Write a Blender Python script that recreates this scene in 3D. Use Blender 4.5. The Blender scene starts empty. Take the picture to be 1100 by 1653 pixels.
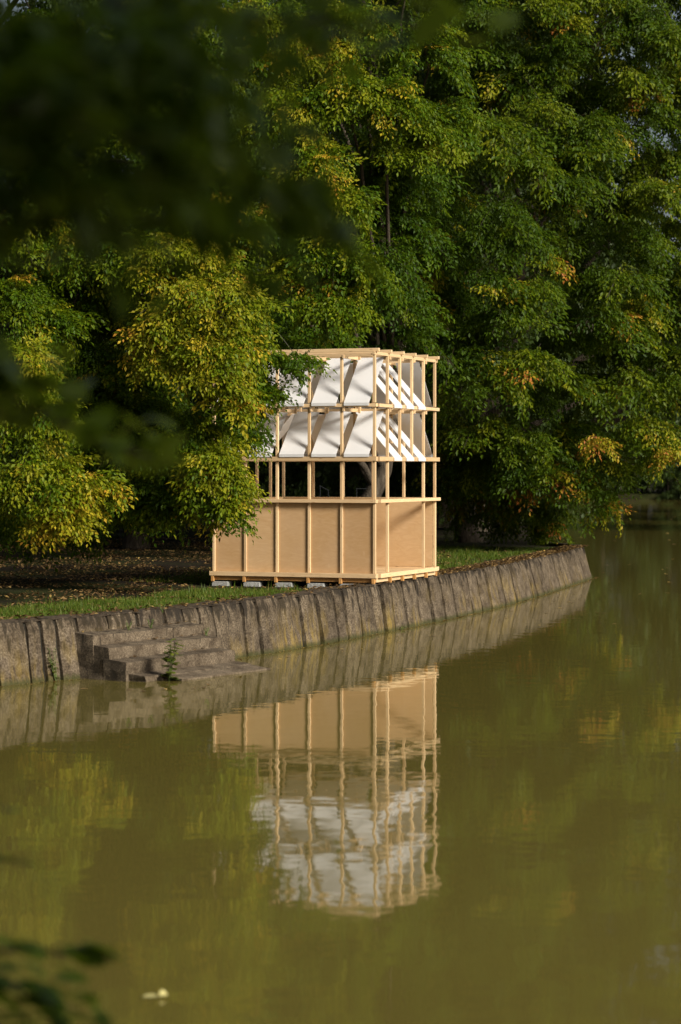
import bpy, bmesh, math, random
import numpy as np
from mathutils import Vector, Matrix

random.seed(7)  # all layout is repeatable
rng = np.random.default_rng(11)
S = bpy.context.scene
COL = S.collection
R = math.radians

# ------------------------------------------------------------------ camera
CAMZ, F, HOR = 2.73, 3700.0, 757.0            # eye height, focal length and horizon in photograph pixels
cd = bpy.data.cameras.new('camera')
cam = bpy.data.objects.new('camera', cd); COL.objects.link(cam)
cam.location = (0, 0, CAMZ); cam.rotation_euler = (R(90), 0, 0)
cd.sensor_width = 36; cd.lens = F / 1653 * 36
cd.shift_y = -(826.5 - HOR) / 1653
cd.clip_start = .1; cd.clip_end = 2000
cd.dof.use_dof = True; cd.dof.focus_distance = 38.5; cd.dof.aperture_fstop = 1.8
S.camera = cam

# ------------------------------------------------------------------ sky and sun
SUN_AZ, SUN_EL = 45.0, 27.0                   # degrees to the right of straight behind the camera
w = bpy.data.worlds.new('World'); S.world = w; w.use_nodes = True
nt = w.node_tree; nt.nodes.clear()
sky = nt.nodes.new('ShaderNodeTexSky'); sky.sky_type = 'NISHITA'; sky.sun_disc = False
sky.sun_elevation = R(SUN_EL); sky.sun_rotation = R(180 - SUN_AZ)
sky.air_density = 1.0; sky.dust_density = 4.0; sky.ozone_density = 1.0
bg = nt.nodes.new('ShaderNodeBackground'); bg.inputs['Strength'].default_value = .06
wo = nt.nodes.new('ShaderNodeOutputWorld')
hs = nt.nodes.new('ShaderNodeHueSaturation'); hs.inputs['Saturation'].default_value = .6
nt.links.new(sky.outputs[0], hs.inputs['Color']); nt.links.new(hs.outputs[0], bg.inputs[0]); nt.links.new(bg.outputs[0], wo.inputs[0])
ld = bpy.data.lights.new('sun', 'SUN'); ld.energy = 4.6; ld.angle = R(14); ld.color = (1.0, .93, .81)
sun = bpy.data.objects.new('sun', ld); COL.objects.link(sun)
sd = Vector((math.sin(R(SUN_AZ)) * math.cos(R(SUN_EL)), -math.cos(R(SUN_AZ)) * math.cos(R(SUN_EL)), math.sin(R(SUN_EL))))
sun.rotation_euler = sd.to_track_quat('Z', 'Y').to_euler()
sun.location = (20, -30, 40)

S.view_settings.view_transform = 'Standard'; S.view_settings.look = 'None'
S.view_settings.exposure = 0.45; S.view_settings.gamma = 1.0; S.view_settings.use_curve_mapping = False
S.render.engine = 'CYCLES'
S.cycles.use_denoising = True
S.cycles.max_bounces = 8; S.cycles.diffuse_bounces = 3; S.cycles.glossy_bounces = 3
S.cycles.transmission_bounces = 4; S.cycles.transparent_max_bounces = 8
S.cycles.sample_clamp_indirect = 4
S.cycles.use_adaptive_sampling = True

# ------------------------------------------------------------------ helpers
def P(px, py, Y):
    return Vector(((px - 550) / F * Y, Y, CAMZ - (py - HOR) / F * Y))

def W(px, py):                                # point on the water plane
    Y = CAMZ * F / (py - HOR)
    return Vector(((px - 550) / F * Y, Y, 0))

def tag(o, label=None, cat=None, group=None, kind=None):
    if label: o['label'] = label
    if cat: o['category'] = cat
    if group: o['group'] = group
    if kind: o['kind'] = kind
    return o

def link(name, me, mat=None, parent=None, loc=(0, 0, 0), rot=(0, 0, 0)):
    o = bpy.data.objects.new(name, me); COL.objects.link(o)
    if mat is not None and me is not None and len(me.materials) == 0: me.materials.append(mat)
    o.location = loc; o.rotation_euler = rot
    if parent is not None: o.parent = parent
    return o

def empty(name, loc, label, cat, group=None, rz=0):
    o = bpy.data.objects.new(name, None); COL.objects.link(o)
    o.location = loc; o.rotation_euler = (0, 0, rz); o.empty_display_size = .2
    return tag(o, label, cat, group)

def fast_mesh(name, V, Fc, k, attrs=None, smooth=False):
    """mesh from numpy arrays; Fc is (n,k) indices"""
    me = bpy.data.meshes.new(name)
    V = np.ascontiguousarray(V, dtype=np.float32); Fc = np.ascontiguousarray(Fc, dtype=np.int32)
    me.vertices.add(len(V)); me.vertices.foreach_set('co', V.ravel())
    me.loops.add(Fc.size); me.loops.foreach_set('vertex_index', Fc.ravel())
    me.polygons.add(len(Fc)); me.polygons.foreach_set('loop_start', np.arange(0, Fc.size, k, dtype=np.int32))
    if smooth: me.polygons.foreach_set('use_smooth', np.ones(len(Fc), dtype=bool))
    for nm, a in (attrs or {}).items():
        at = me.attributes.new(nm, 'FLOAT', 'POINT'); at.data.foreach_set('value', np.ascontiguousarray(a, dtype=np.float32))
    me.update(calc_edges=True)
    return me

def pymesh(name, verts, faces, smooth=False):
    me = bpy.data.meshes.new(name); me.from_pydata([tuple(v) for v in verts], [], faces)
    if smooth:
        for p in me.polygons: p.use_smooth = True
    me.update(); return me

def recalc(me):
    bm = bmesh.new(); bm.from_mesh(me); bmesh.ops.recalc_face_normals(bm, faces=bm.faces); bm.to_mesh(me); bm.free(); me.update(); return me

_box = {}
def box_mesh(lx, ly, lz, bev=.004):
    key = (round(lx, 4), round(ly, 4), round(lz, 4), bev)
    if key in _box: return _box[key]
    bm = bmesh.new(); bmesh.ops.create_cube(bm, size=1)
    for v in bm.verts: v.co = (v.co.x * lx, v.co.y * ly, v.co.z * lz)
    if bev: bmesh.ops.bevel(bm, geom=list(bm.edges), offset=bev, segments=1, affect='EDGES')
    me = bpy.data.meshes.new('timber'); bm.to_mesh(me); bm.free(); _box[key] = me
    return me

def tube(path, radii, seg=8, wob=.0, seed=0):
    """tapered tube along path -> verts, quad faces"""
    rr = np.random.default_rng(seed)
    path = [Vector(p) for p in path]; V, Fc = [], []
    n = len(path)
    ref = Vector((0, 1, 0.13)).normalized()
    for i in range(n):
        t = (path[min(i + 1, n - 1)] - path[max(i - 1, 0)]).normalized()
        a = t.cross(ref)
        if a.length < .05: a = t.cross(Vector((1, 0, 0)))
        a.normalize(); b = t.cross(a)
        for s in range(seg):
            an = 2 * math.pi * s / seg
            r = radii[i] * (1 + wob * (rr.random() - .5) * 2)
            V.append(path[i] + a * math.cos(an) * r + b * math.sin(an) * r)
    for i in range(n - 1):
        for s in range(seg):
            s2 = (s + 1) % seg
            Fc.append((i * seg + s, i * seg + s2, (i + 1) * seg + s2, (i + 1) * seg + s))
    return V, Fc

def smooth_path(pts, n=10, jit=0, seed=0):
    rr = random.Random(seed); pts = [Vector(p) for p in pts]; out = []
    m = len(pts) - 1
    for k in range(n + 1):
        t = k / n * m; i = min(int(t), m - 1); f = t - i
        p0 = pts[max(i - 1, 0)]; p1 = pts[i]; p2 = pts[i + 1]; p3 = pts[min(i + 2, m)]
        v = .5 * ((2 * p1) + (p2 - p0) * f + (2 * p0 - 5 * p1 + 4 * p2 - p3) * f * f + (3 * p1 - p0 - 3 * p2 + p3) * f ** 3)
        if jit and 0 < k < n: v = v + Vector((rr.uniform(-jit, jit), rr.uniform(-jit, jit), rr.uniform(-jit, jit) * .6))
        out.append(v)
    return out

# ------------------------------------------------------------------ materials
class M:
    def __init__(s, name):
        s.m = bpy.data.materials.new(name); s.m.use_nodes = True
        s.t = s.m.node_tree; s.t.nodes.clear()
        s.out = s.n('OutputMaterial')
    def n(s, typ, **kw):
        nd = s.t.nodes.new('ShaderNode' + typ)
        for k, v in kw.items():
            if k[0] == '_': setattr(nd, k[1:], v)
            else: s.set(nd, k, v)
        return nd
    def set(s, nd, key, v):
        key = int(key[1:]) if key[0] == 'i' and key[1:].isdigit() else key.replace('__', ' ')
        inp = nd.inputs[key]
        if isinstance(v, bpy.types.NodeSocket): s.t.links.new(v, inp)
        else: inp.default_value = v
    def ramp(s, fac, stops, interp='LINEAR'):
        nd = s.n('ValToRGB'); s.t.links.new(fac, nd.inputs[0]); cr = nd.color_ramp; cr.interpolation = interp
        while len(cr.elements) < len(stops): cr.elements.new(.5)
        for e, (p, c) in zip(cr.elements, stops):
            e.position = p; e.color = (*c, 1) if len(c) == 3 else c
        return nd.outputs[0]
    def mix(s, f, a, b, mode='MIX'):
        nd = s.t.nodes.new('ShaderNodeMix'); nd.data_type = 'RGBA'; nd.blend_type = mode
        for inp, v in ((nd.inputs[0], f), (nd.inputs[6], a), (nd.inputs[7], b)):
            if isinstance(v, bpy.types.NodeSocket): s.t.links.new(v, inp)
            else: inp.default_value = v if not isinstance(v, tuple) else ((*v, 1) if len(v) == 3 else v)
        return nd.outputs[2]
    def math(s, op, a, b=0.0, clamp=False):
        nd = s.t.nodes.new('ShaderNodeMath'); nd.operation = op; nd.use_clamp = clamp
        for inp, v in ((nd.inputs[0], a), (nd.inputs[1], b)):
            if isinstance(v, bpy.types.NodeSocket): s.t.links.new(v, inp)
            else: inp.default_value = v
        return nd.outputs[0]
    def noise(s, scale, vec=None, detail=4, rough=.55, dist=0):
        nd = s.n('TexNoise', Scale=scale, Detail=detail, Roughness=rough, Distortion=dist)
        if vec is not None: s.t.links.new(vec, nd.inputs['Vector'])
        return nd.outputs['Fac']
    def coord(s, which='Object', scale=None, offset_random=False):
        tc = s.n('TexCoord'); v = tc.outputs[which]
        if offset_random:
            oi = s.n('ObjectInfo'); vm = s.n('VectorMath', _operation='ADD'); s.t.links.new(v, vm.inputs[0])
            ml = s.math('MULTIPLY', oi.outputs['Random'], 57.0); s.t.links.new(ml, vm.inputs[1]); v = vm.outputs[0]
        if scale is not None:
            mp = s.n('Mapping', Vector=v); mp.inputs['Scale'].default_value = scale; v = mp.outputs[0]
        return v
    def bump(s, h, strength, dist):
        return s.n('Bump', Height=h, Strength=strength, Distance=dist).outputs[0]
    def done(s, sh):
        s.t.links.new(sh, s.out.inputs[0]); return s.m
    def principled(s, col, rough, normal=None, spec=.4):
        p = s.n('BsdfPrincipled'); s.set(p, 'Base__Color', col if isinstance(col, bpy.types.NodeSocket) else (*col, 1))
        s.set(p, 'Roughness', rough); s.set(p, 'Specular__IOR__Level', spec)
        if normal is not None: s.set(p, 'Normal', normal)
        return p

def timber_mat(name, c0, c1, c2):
    m = M(name); v = m.coord('Object', (1.2, 22, 22), True)
    g = m.noise(3.0, v, 5, .6, 1.2)
    col = m.ramp(g, [(.25, c0), (.5, c1), (.75, c2)])
    oi = m.n('ObjectInfo')
    tone = m.ramp(oi.outputs['Random'], [(0, (.80, .76, .70)), (.5, (.98, .97, .95)), (1, (1.10, 1.08, 1.04))])
    col = m.mix(1.0, col, tone, 'MULTIPLY')
    kv = m.coord('Object', (2.2, 9, 9), True)
    vo = m.n('TexVoronoi', Scale=1.6); m.t.links.new(kv, vo.inputs['Vector'])
    kn = m.ramp(vo.outputs['Distance'], [(.05, (1, 1, 1)), (.16, (0, 0, 0))])
    col = m.mix(m.math('MULTIPLY', kn, .65), col, (.20, .085, .03))
    return m.done(m.principled(col, .6, m.bump(g, .15, .004), .25).outputs[0])

MAT = {}
MAT['timber'] = timber_mat('planed_spruce', (.50, .335, .18), (.60, .43, .25), (.68, .51, .32))
MAT['joist'] = timber_mat('brown_joist', (.33, .165, .05), (.42, .22, .075), (.48, .27, .10))  # browner colour for front and left joists and the front stubs

def ply():
    m = M('birch_plywood'); v = m.coord('Object', (1.5, 1, 5), True)
    g = m.noise(2.2, v, 5, .6, 2.0)
    col = m.ramp(g, [(.2, (.46, .29, .14)), (.5, (.51, .335, .17)), (.8, (.58, .40, .225))])
    b = m.ramp(m.noise(1.6, m.coord('Object', None, True), 4, .6), [(.35, (0, 0, 0)), (.65, (1, 1, 1))])
    col = m.mix(m.math('MULTIPLY', b, .35), col, (.58, .42, .27))
    vo = m.n('TexVoronoi', Scale=2.6); m.t.links.new(m.coord('Object', (1.6, 1, .8), True), vo.inputs['Vector'])
    kn = m.ramp(vo.outputs['Distance'], [(.04, (1, 1, 1)), (.11, (0, 0, 0))])
    col = m.mix(m.math('MULTIPLY', kn, .3), col, (.66, .50, .33))
    oi = m.n('ObjectInfo')
    tone = m.ramp(oi.outputs['Random'], [(0, (.80, .74, .68)), (.5, (.98, .95, .92)), (1, (1.14, 1.13, 1.12))])
    col = m.mix(1.0, col, tone, 'MULTIPLY')
    return m.done(m.principled(col, .55, m.bump(g, .08, .003), .3).outputs[0])
MAT['ply'] = ply()

def sheet():
    m = M('white_translucent_sheet')
    g = m.noise(2.0, m.coord('Object', (1, 1, 1), True), 2)
    col = m.ramp(g, [(.3, (.78, .78, .79)), (.7, (.84, .84, .85))])
    st = m.n('TexWave', Scale=30.0); st.bands_direction = 'X'; m.t.links.new(m.coord('Object'), st.inputs['Vector'])
    p = m.principled(col, .42, m.bump(st.outputs['Fac'], .06, .003), .4)
    tr = m.n('BsdfTranslucent'); tr.inputs[0].default_value = (.82, .82, .82, 1)
    mx = m.n('MixShader'); mx.inputs[0].default_value = .34
    m.t.links.new(p.outputs[0], mx.inputs[1]); m.t.links.new(tr.outputs[0], mx.inputs[2])
    return m.done(mx.outputs[0])
MAT['sheet'] = sheet()

def concrete(name, dark=1.0, lichen=True):
    m = M(name); geo = m.n('NewGeometry'); pos = geo.outputs['Position']
    fine = m.noise(38 if lichen else 60, pos, 4, .7); mid = m.noise(5, pos, 5, .6)
    col = m.ramp(fine, [(.30, (.045 * dark, .038 * dark, .030 * dark)), (.5, (.17 * dark, .145 * dark, .118 * dark)), (.72, (.36 * dark, .32 * dark, .27 * dark))])
    blot = m.ramp(mid, [(.35, (.52, .46, .38)), (.6, (1.08, 1.0, .86)), (.8, (1.35, 1.24, 1.05))])
    col = m.mix(1.0, col, blot, 'MULTIPLY')
    oi = m.n('ObjectInfo')
    col = m.mix(1.0, col, m.ramp(oi.outputs['Random'], [(0, (.74, .72, .70)), (1, (1.15, 1.13, 1.1))]), 'MULTIPLY')
    sep = m.n('SeparateXYZ'); m.t.links.new(pos, sep.inputs[0]); z = sep.outputs['Z']
    # black crust running down from the top edge, in streaks
    mp = m.n('Mapping'); m.t.links.new(pos, mp.inputs[0]); mp.inputs['Scale'].default_value = (7, 7, 1.1)
    streak = m.noise(1.6, mp.outputs[0], 4, .6)
    crust = m.math('ADD', m.math('MULTIPLY', m.math('SUBTRACT', z, .60), 1.4), m.math('MULTIPLY', m.math('SUBTRACT', streak, .48), 2.4))
    crust = m.ramp(m.math('ADD', crust, m.math('MULTIPLY', m.math('SUBTRACT', fine, .5), .5)), [(.12, (0, 0, 0)), (.30, (1, 1, 1))])
    col = m.mix(m.math('MULTIPLY', crust, .85), col, (.016, .013, .010))
    if lichen:
        ln = m.noise(.9, pos, 3); yl = m.math('MULTIPLY', m.ramp(ln, [(.46, (0, 0, 0)), (.62, (1, 1, 1))]), m.ramp(streak, [(.42, (0, 0, 0)), (.6, (1, 1, 1))]))
        yl = m.math('MULTIPLY', yl, m.ramp(z, [(0, (.9, .9, .9)), (.65, (0.05, .05, .05))]))
        col = m.mix(m.math('MULTIPLY', yl, .7), col, (.26, .18, .03))
        gl = m.ramp(m.math('ADD', z, m.math('MULTIPLY', m.math('SUBTRACT', streak, .5), .12)), [(.02, (1, 1, 1)), (.09, (0, 0, 0))])
        col = m.mix(m.math('MULTIPLY', gl, .8), col, (.040, .042, .012))
    else:                                     # blotchy near-black tone on step faces turned left along the wall
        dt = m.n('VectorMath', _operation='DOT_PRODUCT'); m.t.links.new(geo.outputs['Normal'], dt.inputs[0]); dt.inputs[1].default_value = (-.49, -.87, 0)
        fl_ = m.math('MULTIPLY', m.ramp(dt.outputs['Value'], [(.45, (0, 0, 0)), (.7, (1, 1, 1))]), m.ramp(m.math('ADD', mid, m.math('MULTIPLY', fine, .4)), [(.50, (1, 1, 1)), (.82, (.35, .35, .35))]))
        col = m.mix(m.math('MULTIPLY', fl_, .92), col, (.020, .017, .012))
    h = m.math('ADD', m.math('MULTIPLY', fine, .6), m.math('MULTIPLY', mid, 1.0))
    return m.done(m.principled(col, .92, m.bump(h, .8, .03), .15).outputs[0])
MAT['concrete'] = concrete('weathered_concrete', .60)
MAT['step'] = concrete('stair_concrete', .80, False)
def plain(name, col, rough=.8, sc=8, var=.35):
    m = M(name); geo = m.n('NewGeometry'); n_ = m.noise(sc, geo.outputs['Position'], 4, .6)
    c = m.ramp(n_, [(.3, tuple(x * (1 - var) for x in col)), (.7, tuple(x * (1 + var) for x in col))])
    return m.done(m.principled(c, rough, m.bump(n_, .4, .02), .2).outputs[0])
MAT['block'] = plain('grey_block', (.30, .30, .29), .9, 30)
MAT['joint'] = plain('dark_joint_fill', (.018, .016, .012), .95, 10)
MAT['metal'] = plain('dark_painted_steel', (.006, .007, .008), .95, 10, .1)

def bark():
    m = M('bark'); v = m.coord('Object', (6, 6, 1.2))
    n_ = m.noise(2.5, v, 6, .65, .8)
    c = m.ramp(n_, [(.3, (.022, .017, .012)), (.55, (.065, .052, .038)), (.8, (.14, .115, .088))])
    return m.done(m.principled(c, .9, m.bump(n_, .9, .04), .15).outputs[0])
MAT['bark'] = bark()

def leafmat(name, stops, trans=.28, tcol=(.18, .25, .01), gloss=.14, rough=.5):
    m = M(name); at = m.n('Attribute'); at.attribute_name = 'tone'
    col = m.ramp(at.outputs['Fac'], stops)
    p = m.principled(col, rough, None, gloss)
    tr = m.n('BsdfTranslucent'); tc = m.mix(.5, col, tcol); tc = m.mix(1.0, tc, (1.5, 1.5, 1.2), 'MULTIPLY')
    m.t.links.new(tc, tr.inputs[0])
    mx = m.n('MixShader'); mx.inputs[0].default_value = trans
    m.t.links.new(p.outputs[0], mx.inputs[1]); m.t.links.new(tr.outputs[0], mx.inputs[2])
    return m.done(mx.outputs[0])
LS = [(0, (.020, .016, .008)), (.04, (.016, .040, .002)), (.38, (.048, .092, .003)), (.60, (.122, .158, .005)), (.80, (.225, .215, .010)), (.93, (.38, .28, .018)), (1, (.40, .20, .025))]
MAT['leaf'] = leafmat('hornbeam_leaf', LS)
LS2 = [(0, (.020, .016, .008)), (.04, (.014, .036, .002)), (.42, (.046, .081, .003)), (.64, (.114, .140, .005)), (.84, (.22, .215, .010)), (.94, (.34, .19, .022)), (1, (.30, .10, .02))]
MAT['leaf_dark'] = leafmat('broad_leaf', LS2)
LS3 = [(0, (.016, .030, .006)), (.6, (.034, .054, .012)), (1, (.07, .085, .02))]
MAT['leaf_far'] = leafmat('far_leaf', LS3, .2)
GR = [(0, (.03, .055, .006)), (.5, (.065, .105, .012)), (.85, (.12, .14, .02)), (1, (.22, .17, .06))]
MAT['grass'] = leafmat('grass_blade', GR, .25)
LT = [(0, (.035, .02, .010)), (.5, (.11, .065, .028)), (.8, (.25, .16, .065)), (1, (.44, .30, .09))]
MAT['litter'] = leafmat('fallen_leaf', LT, .1, (.2, .12, .03))

def ground_mat():
    m = M('lawn_and_leaf_soil'); geo = m.n('NewGeometry'); pos = geo.outputs['Position']
    a = m.noise(.35, pos, 4); b = m.noise(14, pos, 5, .7)
    soil = m.ramp(b, [(.3, (.006, .005, .003)), (.55, (.016, .011, .007)), (.75, (.045, .030, .016))])
    green = m.ramp(b, [(.3, (.022, .032, .006)), (.7, (.055, .080, .014))])
    return m.done(m.principled(m.mix(m.math('MULTIPLY', m.ramp(a, [(.42, (0, 0, 0)), (.62, (1, 1, 1))]), .45), soil, green), .95, m.bump(b, .7, .04), .1).outputs[0])
MAT['ground'] = ground_mat()
MAT['soil'] = plain('litter_soil', (.060, .044, .028), .95, 16, .6)

def water_mat():
    m = M('murky_pond_water'); geo = m.n('NewGeometry'); pos = geo.outputs['Position']
    big = m.noise(.05, pos, 2)
    col = m.ramp(big, [(.3, (.113, .091, .021)), (.7, (.122, .103, .025))])
    n1 = m.noise(2.6, pos, 2, .5); n2 = m.noise(.55, pos, 2, .5); n3 = m.noise(9.0, pos, 2, .5)
    h = m.math('ADD', m.math('ADD', m.math('MULTIPLY', n1, .0019), m.math('MULTIPLY', n2, .0028)), m.math('MULTIPLY', n3, .00011))
    bp = m.n('Bump', Height=h, Strength=1.0, Distance=1.0)
    p = m.principled(col, .03, bp.outputs[0], .5)
    p.inputs['IOR'].default_value = 1.33
    return m.done(p.outputs[0])
MAT['water'] = water_mat()

# ------------------------------------------------------------------ shoreline
WL = [(-420, 1150), (-160, 1122), (0, 1108), (135, 1095), (280, 1078), (402, 1060), (500, 1044), (570, 1031), (605, 1024), (667, 1012), (763, 991), (821, 977), (898, 954), (940, 940), (961, 932)]
wl = [W(*p) for p in WL]
# dense polyline with arc length
def resample(pts, step):
    out = [pts[0].copy()]
    for a, b in zip(pts[:-1], pts[1:]):
        n = max(1, int((b - a).length / step))
        for k in range(1, n + 1): out.append(a.lerp(b, k / n))
    return out
dense = smooth_path(wl, 600)
arc = [0.0]
for a, b in zip(dense[:-1], dense[1:]): arc.append(arc[-1] + (b - a).length)
def at_arc(s):
    s = max(0, min(s, arc[-1] - 1e-4)); i = int(np.searchsorted(arc, s, 'right')) - 1
    f = (s - arc[i]) / max(1e-6, arc[i + 1] - arc[i]); p = dense[i].lerp(dense[i + 1], f)
    j = max(0, i - 6); k = min(len(dense) - 1, i + 7); t = (dense[k] - dense[j]).normalized()
    return p, t, Vector((t.y, -t.x, 0))       # point, tangent, outward normal (to the water)
def arc_of_px(px):
    for i in range(len(dense) - 1):
        xa = 550 + dense[i].x / dense[i].y * F; xb = 550 + dense[i + 1].x / dense[i + 1].y * F
        if xa <= px <= xb: return arc[i] + (px - xa) / max(1e-6, xb - xa) * (arc[i + 1] - arc[i])
    return 0 if px < 550 else arc[-1]
WT = .80                                      # wall top height
def batter(s): return .12 + .16 * max(0, (s - arc_of_px(650)) / (arc[-1] - arc_of_px(650)))

# ------------------------------------------------------------------ water, grounds
def sheet_poly(name, pts, z, skirt, mat):
    bm = bmesh.new(); vs = [bm.verts.new((p[0], p[1], z)) for p in pts]; f = bm.faces.new(vs)
    if f.normal.z < 0: f.normal_flip()
    f.normal_update()
    if f.normal.z < 0: f.normal_flip()
    lo = [bm.verts.new((p[0], p[1], z - skirt)) for p in pts]
    n = len(pts)
    for i in range(n): bm.faces.new((vs[i], vs[(i + 1) % n], lo[(i + 1) % n], lo[i]))
    bmesh.ops.triangulate(bm, faces=bm.faces); bmesh.ops.recalc_face_normals(bm, faces=bm.faces)
    me = bpy.data.meshes.new(name); bm.to_mesh(me); bm.free()
    return tag(link(name, me, mat), kind='structure')

me = pymesh('water', [(-400, -60, 0), (400, -60, 0), (400, 700, 0), (-400, 700, 0)], [(0, 1, 2, 3)])
tag(link('water', me, MAT['water']), 'murky olive green pond water reflecting the trees', kind='structure')
GZ = .72
inner = []
for i in range(0, len(dense), 8):
    p, t, nrm = at_arc(arc[i]); inner.append((p - nrm * (.30 + batter(arc[i]))).to_2d())
pe, te, ne = at_arc(arc[-1])
back_shore = [(pe.x - .5, pe.y + .35), (6.0, 60.5), (5.6, 64), (6.2, 70), (6.6, 80), (7.5, 95), (8, 120), (6, 150), (0, 205), (-120, 330), (-260, 330), (-260, 20)]
tag(sheet_poly('ground', [tuple(q) for q in inner] + back_shore, GZ, 1.3, MAT['ground']), 'grassy bank with bare leaf-strewn soil under the trees')
tag(sheet_poly('far_shore', [(-90, 214), (-20, 206), (10, 205), (40, 203), (80, 190), (150, 150), (380, 150), (380, 690), (-119, 690), (-119, 331)], .5, 1.2, MAT['ground']), 'low far bank of the pond in shade')
tag(sheet_poly('near_bank', [(-60, -50), (60, -50), (60, -2), (12, .5), (4, 1.6), (-4, 2.2), (-9, 5.0), (-12, 9), (-20, 14), (-60, 16)], 1.1, 1.7, MAT['ground']), 'near bank under the overhanging tree')
tag(sheet_poly('right_bank', [(24, 62), (20, 80), (17.5, 96), (18.5, 108), (26, 140), (120, 140), (120, 40), (34, 40)], .7, 1.4, MAT['ground']), 'right bank of the pond')

# wall-top strip of soil, dead leaves and old concrete
V, Fc = [], []
NS = 160
for i in range(NS + 1):
    s = arc[-1] * i / NS; p, t, nrm = at_arc(s)
    for j, (o, z) in enumerate(((batter(s) + .03, WT - .022), (batter(s) + .22, WT + .004), (batter(s) + .5, WT - .012), (batter(s) + .95, GZ + .015))):
        q = p - nrm * (o + (random.uniform(-.05, .05) if j else 0)); V.append((q.x, q.y, z + random.uniform(-.01, .01)))
for i in range(NS):
    for j in range(3): a = i * 4 + j; Fc.append((a, a + 4, a + 5, a + 1))
me = recalc(pymesh('wall_top_path', V, Fc, True))
tag(link('path', me, MAT['soil']), 'narrow bare strip of soil along the top of the retaining wall', kind='structure')

# ------------------------------------------------------------------ retaining wall, one part per slab
wall = empty('retaining_wall', tuple(at_arc(arc_of_px(300))[0]), 'weathered concrete slab retaining wall curving along the pond edge', 'wall')
wo_ = wall.location.copy()
def slab(s0, s1, seed, top=WT, thick=.13):
    rr = random.Random(seed); NX, NZ = 5, 9
    p0, _, _ = at_arc(s0); c, t, nrm = at_arc((s0 + s1) / 2)
    out = rr.uniform(-.018, .022); bt = batter((s0 + s1) / 2); tj = rr.uniform(-.02, .015)
    V, Fc = [], []
    for side in (0, 1):
        for iz in range(NZ + 1):
            fz = iz / NZ; z = -.35 + (top + tj + .35) * fz
            for ix in range(NX + 1):
                fx = ix / NX; s = s0 + (s1 - s0) * fx; p, _, n2 = at_arc(s)
                off = out - bt * max(0, z) / top - side * thick
                ed = (ix in (0, NX)); r = 0
                if not side:
                    r = rr.uniform(-.007, .007)
                    if ed: off -= .026 + rr.uniform(0, .016)
                    if ix in (1, NX - 1): off -= .006
                    if iz == NZ: off -= .018 + rr.uniform(0, .02); 
                zz = z + (rr.uniform(-.018, .008) if iz == NZ and not side else 0)
                q = p + n2 * (off + r); V.append((q.x - wo_.x, q.y - wo_.y, zz))
    st = (NX + 1) * (NZ + 1); idx = lambda sd_, ix, iz: sd_ * st + iz * (NX + 1) + ix
    for iz in range(NZ):
        for ix in range(NX):
            Fc.append((idx(0, ix, iz), idx(0, ix + 1, iz), idx(0, ix + 1, iz + 1), idx(0, ix, iz + 1)))
        Fc.append((idx(0, 0, iz), idx(0, 0, iz + 1), idx(1, 0, iz + 1), idx(1, 0, iz)))
        Fc.append((idx(0, NX, iz), idx(1, NX, iz), idx(1, NX, iz + 1), idx(0, NX, iz + 1)))
    for ix in range(NX): Fc.append((idx(0, ix, NZ), idx(0, ix + 1, NZ), idx(1, ix + 1, NZ), idx(1, ix, NZ)))
    me = recalc(pymesh('slab', V, Fc, True))
    try: me.set_sharp_from_angle(angle=R(40))
    except Exception: pass
    link('slab', me, MAT['concrete'], wall)
joints = [arc_of_px(x) for x in (-60, 0, 54, 79, 103, 138, 188, 236, 280, 309, 336, 359, 405)]
s = joints[-1]; k = 0
while s < arc[-1] - .3:
    s += random.choice((.70, .76, .72, .66, .78, .44)); joints.append(min(s, arc[-1]))
joints = [arc_of_px(-60) - .8, arc_of_px(-60) - .4] + joints
for a, b in zip(joints[:-1], joints[1:]):
    g = random.uniform(.022, .036) + (.022 if a > arc_of_px(480) else 0); slab(a + g, b - g, int(a * 100))
# returning end of the wall at the far corner
V, Fc = [], []
for i in range(NS + 1):                        # dark backing seen in the joints
    s = arc[-1] * i / NS; p, t, nrm = at_arc(s)
    for z in (-.4, 0, WT - .03):
        q = p - nrm * (.085 + batter(s) * max(0, z) / WT); V.append((q.x - wo_.x, q.y - wo_.y, z))
for i in range(NS):
    for j in range(2): a = i * 3 + j; Fc.append((a, a + 3, a + 4, a + 1))
link('joint_backing', recalc(pymesh('joint_backing', V, Fc)), MAT['joint'], wall)
pe, te, ne = at_arc(arc[-1]); bt = batter(arc[-1])
base_pts = [pe - te * .012, Vector((pe.x - .35, pe.y + 1.3, 0)), Vector((pe.x - .9, pe.y + 3.0, 0))]
top_pts = [pe - ne * (bt + .01) - te * .03, base_pts[1] - ne * bt * .8, base_pts[2] - ne * bt * .8]
for i in range(2):
    V = []
    for z, pts in ((-.35, base_pts), (WT + .01, top_pts)):
        a_, b_ = pts[i], pts[i + 1]; t2 = (b_ - a_).normalized(); n2 = Vector((t2.y, -t2.x, 0))
        for p in (a_, b_):
            for th in (0, .16):
                q = p - n2 * th; V.append((q.x - wo_.x, q.y - wo_.y, z))
    link('slab', recalc(pymesh('slab', V, [(0, 2, 6, 4), (1, 5, 7, 3), (4, 6, 7, 5), (0, 4, 5, 1), (2, 3, 7, 6)])), MAT['concrete'], wall)

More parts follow.
